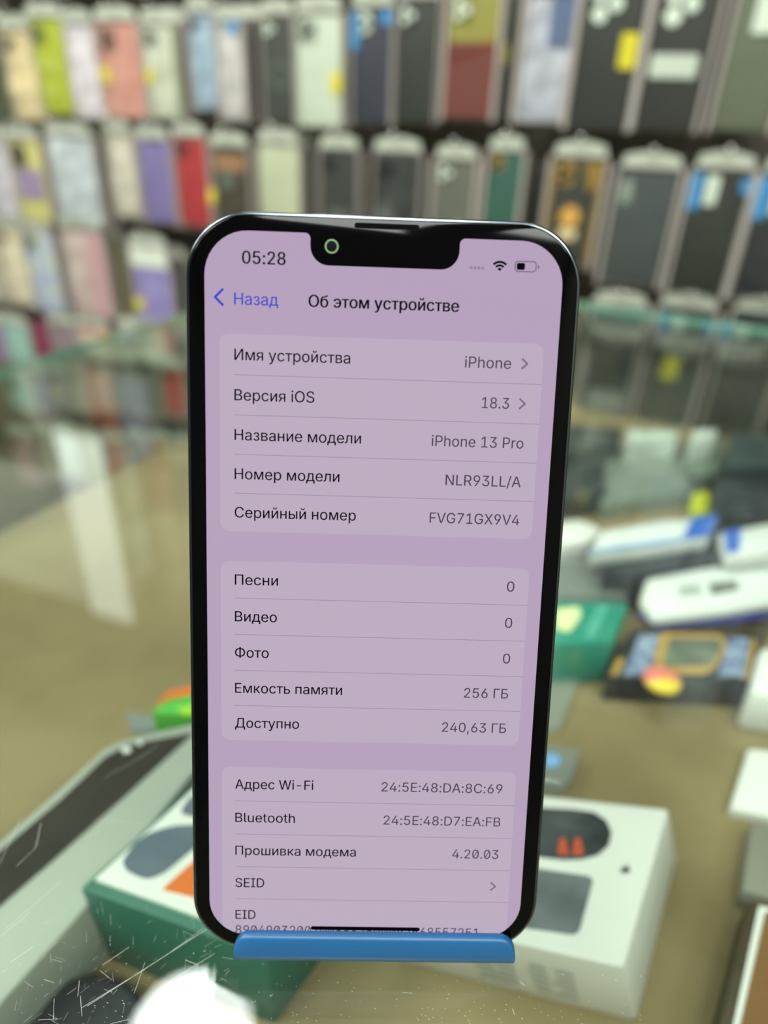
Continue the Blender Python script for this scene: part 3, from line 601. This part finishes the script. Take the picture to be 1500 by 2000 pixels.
# round pink and yellow badge
bp = at(1290, 1336, -0.086)
bd = empty('round_badge', Matrix.Translation((bp.x, bp.y, z2(-0.0875))), 'round pink and yellow badge on the edge of the black carton', 'badge')
bm = bmesh.new(); ball(bm, (0, 0, 0.004), 0.0095, 0, 0.45)
for f in bm.faces: f.material_index = 1 if f.calc_center_median().y < -0.003 else 0
obj('dome', bm, [mat('coral_pink', (232, 128, 118), 0.35), mat('sun_yellow', (236, 206, 60), 0.35)], bd, True)
block('white_tag', [(1462, 1462), (1560, 1470), (1530, 1600), (1426, 1578)], SHELF + 0.006, SHELF, M_white, 'white card tag on the brown shelf at the right edge', 'tag', bevel=0.001)
block('white_carton', [(1486, 1262), (1580, 1270), (1560, 1370), (1464, 1352)], -0.080, SHELF, M_white, 'white rounded carton beside the black carton at the picture edge', 'carton', bevel=0.003)
block('grey_carton', [(1468, 1604), (1580, 1620), (1560, 1770), (1450, 1738)], -0.094, SHELF, mat('warm_grey_card', (132, 130, 118), 0.5), 'warm grey carton between the white tag and the brown box', 'carton', bevel=0.001)
br = block('brown_box', [(1464, 1756), (1620, 1790), (1560, 2080), (1396, 2040)], -0.088, SHELF, mat('dark_brown_card', (70, 60, 44), 0.5), 'brown box with white border in the lower right corner', 'box', bevel=0.001)
decal(br, 'white_border', [(1482, 1770), (1610, 1798), (1556, 2070), (1424, 2036)], -0.088, M_white, 0.0004)
decal(br, 'brown_panel', [(1494, 1782), (1604, 1806), (1550, 2064), (1440, 2030)], -0.0876, mat('rust_brown_print', (128, 92, 56), 0.5), 0.0004)

# ------------------------------------------------------------------ phone cases on the display wall
M_sleeve = clear('sleeve_plastic', (244, 246, 242), 0.10, wall=0.02, rough=0.10, bump=1.0, scale=30)
M_side = clear('sleeve_sides', (236, 238, 230), 0.08, wall=0.75, wallrgb=(222, 212, 204), rough=0.12)
M_tab = clear('hang_tab_plastic', (240, 244, 236), 0.07, wall=0.7, wallrgb=(228, 232, 218), rough=0.12, bump=1.0, scale=45)
M_hook = mat('chrome_wire', (200, 202, 200), 0.15, metal=1.0)
M_glint = mat('chrome_ball', (230, 232, 230), 0.05, metal=1.0)
GOLD = mat('gold_trim', (190, 150, 70), 0.3, metal=0.5); TAGB = mat('sky_blue_tag', (60, 150, 216), 0.4); YEL = mat('yellow_sticker', (226, 210, 30), 0.45)
LW = mat('lens_opening_white', (226, 236, 224), 0.4); LK = mat('lens_black', (16, 18, 18), 0.1, spec=0.8); WHL = mat('white_label', (206, 212, 202), 0.5)
def cmat(rgb, kind=''):
    n = 'case_%d_%d_%d%s' % (*rgb[:3], kind)
    if kind == 'shiny': return mat(n, tuple(min(246, v + 18) for v in rgb), 0.16, rgb2=tuple(v * 0.86 for v in rgb), scale=34, bump=0.6, spec=0.9)
    if kind == 'marble': return mat(n, rgb, 0.3, rgb2=tuple(min(255, v + 26) if v < 200 else v - 40 for v in rgb), scale=24)
    return mat(n, rgb, 0.42, noise=0.05, scale=20)
def rr_plate(parent, name, m, x0, x1, z0, z1, y0, y1, r=0.004, ch=0.0, mw=None, label=None):
    bm = bmesh.new(); poly_prism(bm, rr(x0, x1, z0, z1, r, 5), y0, y1, XZ, ch=ch); o = obj(name, bm, m, parent, True, mw)
    if label: o['label'] = label
    return o
def make_case(u, z0, w, h, d, rgb, kind, label, extra=(), cam_=1, group='phone cases on the display wall', simple=False, tabm=None):
    """a phone case in a clear hanging sleeve: u, z0 = middle of its lower edge on the wall, d = how far behind the front packages"""
    mw = wmw(u, d, z0); t = empty('phone_case', mw, label, 'phone case', group)
    m = cmat(rgb, kind); x = w / 2
    rr_plate(t, 'shell', m, -x, x, 0.0, h, 0.004, 0.0135, 0.010, 0.0022, mw)
    if cam_:
        # camera opening: light or dark surround with lenses, upper left of the case's back
        s_ = 0.40 * w; ca, cb, cc, cd = -x + 0.06 * w, -x + 0.06 * w + s_, h - 0.05 * w - s_ * 1.05, h - 0.05 * w
        bmat = {1: cmat(tuple(max(0, v * 0.82) for v in rgb)), 2: cmat(tuple(max(0, v * 0.8) for v in rgb)), 3: GOLD, 4: LK, 5: LW}[cam_]
        cb_ = rr_plate(t, 'camera_surround', bmat, ca, cb, cc, cd, 0.0022, 0.0045, 0.007, 0.001, mw)
        for lx, lz in ((0.3, 0.74), (0.3, 0.28), (0.72, 0.51)):
            bm = bmesh.new(); poly_prism(bm, circ(ca + lx * s_, cc + lz * s_ * 1.05, s_ * 0.19, 16), 0.0012, 0.003, XZ); obj('lens', bm, LW if cam_ == 2 else LK, cb_, False, mw)
    for e in extra:
        k = e[0]
        if k == 'rect': rr_plate(t, e[1], e[2], -x + e[3] * w, -x + e[4] * w, e[5] * h, e[6] * h, 0.0012, 0.0042, 0.003, 0, mw)
        elif k == 'disc':
            bm = bmesh.new(); poly_prism(bm, circ(-x + e[3] * w, e[4] * h, e[5] * w, 24), 0.0012, 0.0042, XZ); obj(e[1], bm, e[2], t, False, mw)
        elif k == 'ring':
            bm = bmesh.new(); a, b = circ(-x + e[3] * w, e[4] * h, e[5] * w, 28), circ(-x + e[3] * w, e[4] * h, e[5] * w * 0.72, 28)
            for i in range(28):
                j = (i + 1) % 28; q = [bm.verts.new((p[0], y_, p[1])) for y_ in (0.0016, 0.0042) for p in (a[i], a[j], b[j], b[i])]
                bm.faces.new(q[:4]); bm.faces.new((q[0], q[4], q[5], q[1])); bm.faces.new((q[2], q[6], q[7], q[3]))
            obj(e[1], bm, e[2], t, False, mw)
        elif k == 'poly':
            bm = bmesh.new(); poly_prism(bm, [(-x + a * w, b * h) for a, b in e[3]], 0.0012, 0.0042, XZ); obj(e[1], bm, e[2], t, False, mw)
    if simple: return t
    bm = bmesh.new(); X, T_, xi = x + (0.0058 if u > -0.33 else 0.0022), 0.026, x + 0.0008
    q = [bm.verts.new(p) for p in ((-X, 0, -0.004), (X, 0, -0.004), (X, 0, h + 0.004), (-X, 0, h + 0.004), (-X, T_, -0.004), (X, T_, -0.004), (X, T_, h + 0.004), (-X, T_, h + 0.004), (-xi, 0, -0.004), (xi, 0, -0.004), (xi, 0, h + 0.004), (-xi, 0, h + 0.004))]
    for f, mi in (((8, 9, 10, 11), 0), ((0, 8, 11, 3), 1), ((9, 1, 2, 10), 1), ((0, 3, 7, 4), 1), ((1, 5, 6, 2), 1), ((0, 4, 5, 1, 9, 8), 1), ((3, 11, 10, 2, 6, 7), 1)): bm.faces.new([q[i] for i in f]).material_index = mi
    obj('clear_sleeve', bm, [M_sleeve, M_side], t, False, mw)
    bm = bmesh.new(); hx = x * 1.0; poly_prism(bm, [(-hx, h + 0.0045), (hx, h + 0.0045), (hx * .92, h + 0.019), (hx * .3, h + 0.024), (-hx * .3, h + 0.024), (-hx * .92, h + 0.019)], 0.002, 0.006, XZ)
    obj('hang_tab', bm, tabm or M_tab, t, False, mw)
    return t
hooks = []
def hook(u, z, n):
    mw = wmw(u, 0, z); t = empty('display_hook', mw, 'chrome wire hook holding a hanging sleeve on the case wall', 'hook', 'display hooks')
    bm = bmesh.new(); tube(bm, (0, -0.012, 0.004), (0, BACK - 0.008, 0), 0.0016, 8); tube(bm, (0, -0.012, 0.004), (0, -0.016, 0.010), 0.0016, 8); obj('wire', bm, M_hook, t, True, mw)
    bm = bmesh.new(); ball(bm, (0, -0.0165, 0.011), 0.004, n=6); obj('ball_tip', bm, M_glint, t, True, mw)
def R_(n, m, a, b, c_, d): return ('rect', n, m, a, b, c_, d)
def D_(n, m, a, b, c_): return ('disc', n, m, a, b, c_)
YS = R_('sticker', YEL, 0.0, 0.2, 0.38, 0.55)
BEI = mat('cream_print', (236, 214, 170), 0.4); LILAC = mat('lilac_print', (160, 136, 176), 0.4); BLKP = mat('black_print', (34, 32, 34), 0.4)
GREY = mat('grey_green_ring', (96, 104, 96), 0.4); REDM = mat('red_print', (210, 62, 50), 0.4); OXB = mat('oxblood_print', (112, 48, 42), 0.45)
TAN = mat('tan_leather', (160, 118, 84), 0.5); WFL = mat('white_flower_print', (232, 236, 226), 0.4); GRN = mat('leaf_edge', (110, 140, 80), 0.4)
cases = [
 # left, right, top, bottom (pixels), colour, finish, camera style, extras, depth, label
 (-52, 12, 44, 232, (62, 72, 40), '', 1, (), 0, 'olive phone case at the far left end of the top row'),
 (12, 72, 60, 235, (228, 204, 160), 'shiny', 1, (R_('gold_band', BEI, 0, 1, .3, .5),), 0, 'cream and gold phone case between the olive and lime cases'),
 (66, 132, 38, 222, (176, 184, 30), '', 1, (D_('round_print', mat('pale_lime', (196, 206, 90), .4), .3, .55, .12), D_('round_print', mat('pale_lime', (0, 0, 0)), .6, .5, .12), D_('round_print', mat('pale_lime', (0, 0, 0)), .4, .25, .12)), 0, 'lime green phone case in the top row'),
 (134, 188, 50, 232, (226, 214, 226), 'shiny', 0, (), 0, 'glossy white and pink phone case right of the lime case'),
 (196, 274, 45, 230, (190, 128, 116), 'marble', 1, (YS,), 0, 'salmon pink phone case with yellow sticker in the top row'),
 (284, 346, 50, 232, (220, 222, 206), 'marble', 1, (YS, R_('green_edge', GRN, .9, 1, .02, .98)), 0, 'white floral phone case with green edge and yellow sticker'),
 (322, 368, 48, 228, (140, 96, 88), '', 0, (), .03, 'rose brown phone case half hidden behind the white floral case'),
 (370, 420, 28, 214, (160, 180, 204), 'shiny', 1, (), 0, 'light blue glossy phone case in the top row'),
 (424, 472, 45, 235, (206, 198, 200), 'shiny', 0, (D_('blue_dot', TAGB, .7, .96, .2),), 0, 'silvery white phone case with a blue dot on top'),
 (462, 514, 42, 234, (24, 26, 26), '', 0, (), .028, 'plain black phone case between the silvery and ring print cases'),
 (512, 572, 34, 240, (58, 62, 60), '', 2, (('ring', 'ring_print', GREY, .55, .47, .34),), 0, 'dark grey phone case with pale ring print'),
 (578, 664, 28, 248, (206, 214, 198), '', 1, (R_('sticker', YEL, .78, 1.02, .32, .5),), 0, 'pale mint phone case with yellow sticker'),
 (686, 762, 18, 240, (46, 48, 66), '', 5, (R_('blue_tag', TAGB, -.04, .16, .66, .98), D_('blue_dot', TAGB, .86, .93, .14)), 0, 'navy phone case with blue tag and blue dot in the top row'),
 (772, 852, 2, 236, (36, 42, 38), '', 2, (), 0, 'dark green black phone case right of the navy case'),
 (872, 968, -14, 230, (146, 140, 56), '', 2, (R_('lower_half', OXB, 0, 1, 0, .62), ('poly', 'red_slash', REDM, [(0.02, .42), (.0, .52), (.9, .64), (.7, .54)])), 0, 'olive and dark red phone case with bright red slash'),
 (950, 1006, -8, 226, (44, 48, 42), '', 0, (R_('sticker', YEL, .4, .7, .45, .62),), .03, 'dark phone case with lime sticker behind the red slash case'),
 (1020, 1110, -8, 240, (190, 190, 206), 'shiny', 0, (R_('blue_print', mat('steel_blue_print', (96, 112, 148), .3), .5, 1, .62, 1),), 0, 'silvery blue glossy phone case in the top row'),
 (1126, 1246, -40, 250, (34, 36, 34), '', 0, (D_('lens_opening', LW, .26, .92, .13), D_('lens_opening', LW, .28, .78, .12), D_('lens_opening', LW, .52, .85, .11), R_('sticker', YEL, .70, .98, .42, .66)), 0, 'black phone case with three white lens openings and yellow sticker'),
 (1264, 1386, -40, 252, (38, 38, 35), '', 0, (D_('lens_opening', LW, .28, .92, .15), D_('lens_opening', LW, .3, .77, .14), D_('lens_opening', LW, .56, .85, .12), R_('white_label', WHL, .08, .85, .36, .52)), 0, 'black phone case with white label strip and lens openings'),
 (1420, 1540, -40, 256, (102, 108, 92), '', 0, (R_('white_square', LW, .3, .9, .66, .96),), 0, 'grey green phone case at the right end of the top row'),
 # second row
 (-28, 22, 272, 430, (206, 198, 212), 'shiny', 1, (), 0, 'lavender white phone case at the far left end of the second row'),
 (27, 86, 276, 432, (214, 204, 130), '', 1, (R_('lilac_panel', LILAC, .1, .9, .3, .66), R_('black_patch', BLKP, .12, .5, .68, .95)), 0, 'pale yellow phone case with lilac panel'),
 (70, 112, 276, 430, (70, 84, 84), '', 0, (), .03, 'dark teal grey phone case behind the pale yellow case'),
 (104, 186, 270, 438, (198, 204, 214), 'shiny', 0, (), 0, 'silvery blue glossy phone case in the second row'),
 (172, 212, 274, 434, (88, 88, 52), '', 0, (), .03, 'olive phone case behind the silvery blue case of the second row'),
 (216, 262, 264, 422, (214, 204, 190), 'shiny', 0, (), 0, 'silver white glossy phone case left of the purple case'),
 (240, 290, 276, 436, (28, 26, 28), '', 0, (), .03, 'black phone case behind the silver white case'),
 (274, 334, 277, 434, (128, 112, 172), '', 0, (), 0, 'purple phone case in the second row'),
 (344, 404, 272, 442, (178, 36, 48), '', 1, (R_('sticker', YEL, 1.0, 1.22, .3, .46),), 0, 'red phone case with yellow sticker in the second row'),
 (416, 486, 290, 446, (66, 56, 44), '', 0, (R_('tan_camera', TAN, .08, .9, .72, .92), D_('grey_lens', GREY, .4, .6, .2)), 0, 'dark brown phone case with tan camera band'),
 (506, 582, 284, 446, (196, 200, 172), '', 0, (R_('sticker', YEL, .7, 1, .04, .16),), 0, 'pale beige phone case with low yellow sticker'),
 (570, 612, 290, 450, (36, 40, 38), '', 0, (), .03, 'black phone case behind the pale beige case'),
 (624, 696, 296, 460, (54, 54, 54), '', 1, (('poly', 'white_print', GREY, [(.2, .1), (.5, .02), (.8, .1), (.75, .34), (.5, .3), (.25, .34)]),), 0, 'charcoal phone case with grey figure print behind the phone top'),
 (728, 816, 302, 470, (38, 40, 40), 'marble', 1, (('poly', 'white_print', GREY, [(.05, .3), (.2, .12), (.5, .25), (.3, .46)]),), 0, 'black speckled phone case behind the phone top'),
 (846, 922, 316, 482, (104, 104, 94), '', 2, (R_('sticker', mat('lime_tag', (170, 180, 60), .4), .6, .8, .1, .3),), 0, 'frosted grey phone case in the second row'),
 (946, 1012, 300, 480, (40, 92, 80), '', 3, (), 0, 'teal green phone case with tan camera ring'),
 (1020, 1070, 320, 490, (38, 40, 32), '', 0, (), .03, 'black phone case behind the teal green case'),
 (1066, 1166, 312, 520, (44, 46, 40), '', 3, (('poly', 'gold_corner', GOLD, [(.62, .99), (.98, .99), (.98, .78), (.74, .72)]), D_('gold_disc', mat('amber_print', (224, 168, 76), .4), .48, .48, .2), R_('cream_bar', BEI, .3, .66, .26, .36), R_('gold_edge', GOLD, .92, 1.0, 0.02, .98), R_('gold_edge', GOLD, 0, .07, 0.02, .98)), 0, 'black phone case with golden frame and amber disc'),
 (1190, 1306, 334, 556, (66, 72, 76), '', 0, (R_('grey_pill', mat('pale_pill', (150, 160, 150), .4), .08, .26, .72, .92),), 0, 'plain slate grey phone case in the second row'),
 (1328, 1440, 334, 578, (38, 40, 36), '', 0, (R_('blue_tag', TAGB, .0, .2, .7, .98), R_('white_pill', LW, .26, .48, .74, .97), D_('blue_dot', TAGB, .98, .9, .14)), 0, 'black phone case with blue tag and white pill in the second row'),
 (1456, 1566, 342, 590, (32, 32, 44), '', 0, (R_('blue_tag', TAGB, .0, .24, .66, .98), R_('white_pill', LW, .3, .55, .7, .97)), 0, 'navy black phone case with blue tag at the right end of the second row'),
 # third row, seen left of the phone
 (-42, -4, 440, 584, (190, 180, 170), '', 1, (), 0, 'grey beige phone case at the far left end of the third row'),
 (4, 50, 448, 592, (238, 218, 190), 'shiny', 1, (), 0, 'cream phone case in the third row'),
 (56, 110, 458, 606, (206, 212, 194), 'marble', 1, (), 0, 'white and grey green phone case in the third row'),
 (92, 136, 464, 604, (34, 34, 40), '', 0, (), .03, 'black phone case behind the white and grey green case'),
 (132, 206, 454, 616, (222, 200, 200), 'marble', 0, (R_('pink_half', mat('dusty_pink', (206, 160, 170), .4), .58, 1, .02, .98),), 0, 'two tone pink phone case in the third row'),
 (200, 246, 468, 624, (108, 102, 60), '', 0, (), .03, 'olive phone case between the pink and violet cases'),
 (262, 330, 486, 634, (136, 122, 186), 'marble', 0, (R_('sticker', YEL, -.05, .2, .18, .34), R_('white_top', WFL, 0, 1, .76, 1)), 0, 'violet phone case with white top in the third row'),
 (322, 366, 508, 620, (26, 44, 42), '', 0, (), .03, 'dark green phone case at the phone left edge in the third row'),
 (392, 460, 510, 660, (190, 186, 170), '', 1, (), 0, 'pale phone case hidden behind the phone'),
 # fourth row, tops just above the counter edge
 (-6, 56, 636, 708, (160, 200, 190), '', 0, (R_('lilac_panel', LILAC, 0, .3, .02, .98),), 0, 'mint phone case just above the counter edge'),
 (66, 92, 632, 708, (124, 44, 76), '', 0, (), .0, 'wine red phone case next to the mint case'),
 (100, 150, 636, 708, (150, 130, 140), '', 0, (), 0, 'dusty mauve phone case just above the counter edge'),
 (156, 214, 642, 708, (214, 196, 180), '', 0, (R_('red_dot', REDM, .2, .5, .9, 1), R_('orange_dot', M_org, .7, 1, .84, .94)), 0, 'cream phone case with red and orange spots'),
 (236, 320, 646, 708, (206, 212, 200), '', 1, (), 0, 'white phone case touching the counter edge'),
 # third row on the right, seen through the counter glass
 (1140, 1240, 600, 800, (60, 66, 64), '', 1, (), 0, 'dark grey phone case low behind the counter edge'),
 (1262, 1370, 604, 830, (40, 44, 42), '', 0, (R_('sticker', YEL, .3, .6, .4, .6),), 0, 'black phone case with yellow sticker low behind the counter edge'),
 (1400, 1510, 612, 850, (50, 58, 62), '', 1, (), 0, 'slate phone case low behind the counter edge at the right'),
]
# lower rows, seen through the counter glass at the left
low = [(18, 62, 716, 800, (160, 206, 204), 'mint blue'), (66, 96, 712, 804, (86, 110, 170), 'denim blue'), (100, 134, 708, 800, (170, 164, 172), 'mauve grey'), (140, 170, 704, 802, (196, 190, 176), 'beige grey'), (178, 214, 690, 800, (186, 192, 188), 'silver grey'),
       (222, 262, 690, 800, (120, 128, 116), 'moss grey'), (270, 310, 690, 810, (84, 100, 98), 'dark teal'), (318, 358, 700, 812, (200, 50, 48), 'bright red'),
       (28, 66, 830, 940, (206, 160, 166), 'rose pink'), (76, 106, 826, 930, (206, 196, 180), 'oat white'), (112, 152, 820, 930, (222, 228, 222), 'pure white'), (160, 196, 836, 950, (160, 156, 90), 'straw yellow'), (206, 246, 840, 950, (170, 66, 50), 'brick red'),
       (254, 290, 836, 950, (156, 148, 168), 'lilac grey'), (298, 336, 840, 960, (226, 180, 136), 'peach'), (342, 376, 846, 960, (206, 150, 140), 'dusty coral')]
for xl, xr, yt, yb, rgb, nm in low: cases.append((xl, xr, yt + 24, yb, rgb, '', 1, (), 0, nm + ' phone case low on the wall, behind the counter glass'))
rowz = {}
for i, (xl, xr, yt, yb, rgb, kind, cm, ex, dp, lab) in enumerate(cases):
    xm, ym = (xl + xr) / 2, (yt + yb) / 2
    a, b = wall_uz(xl, ym, dp)[0], wall_uz(xr, ym, dp)[0]; zt, zb = wall_uz(xm, yt, dp)[1], wall_uz(xm, yb, dp)[1]
    w_ = b - a; u_ = (a + b) / 2
    make_case(u_, zb, w_, zt - zb, dp, rgb, kind, lab, ex, cm, simple=(w_ < 0.04))
    if dp == 0: hook(u_, zt + 0.017, i)
# the rows above the picture: the counter glass mirrors them
pal = [((214, 206, 196), 'shiny'), ((60, 62, 60), ''), ((200, 90, 70), ''), ((170, 170, 200), 'shiny'), ((40, 44, 44), ''), ((206, 210, 196), ''), ((150, 60, 60), ''), ((96, 110, 140), ''), ((222, 180, 150), ''), ((44, 46, 60), ''), ((180, 200, 200), 'shiny'), ((120, 110, 90), ''), ((214, 150, 160), 'marble')]
for row in range(3):
    zt = CAM.z + 0.150 + 0.175 * (row + 1); u = -1.03 if row else -1.25; k = row * 5
    while u < 0.36:
        w_ = random.uniform(0.070, 0.080); rgb, kind = pal[k % len(pal)] if u < -0.45 else random.choice(pal[1::3] + pal[4::5] + [((44, 46, 44), '')])
        make_case(u, zt - 0.15, w_, 0.15, 0, rgb, kind, 'phone case in the upper wall rows that the counter glass mirrors', (YS,) if k % 4 == 1 else (), (k % 3) and 1, group='cases mirrored in the counter glass')
        u += w_ + random.uniform(0.016, 0.03); k += 1
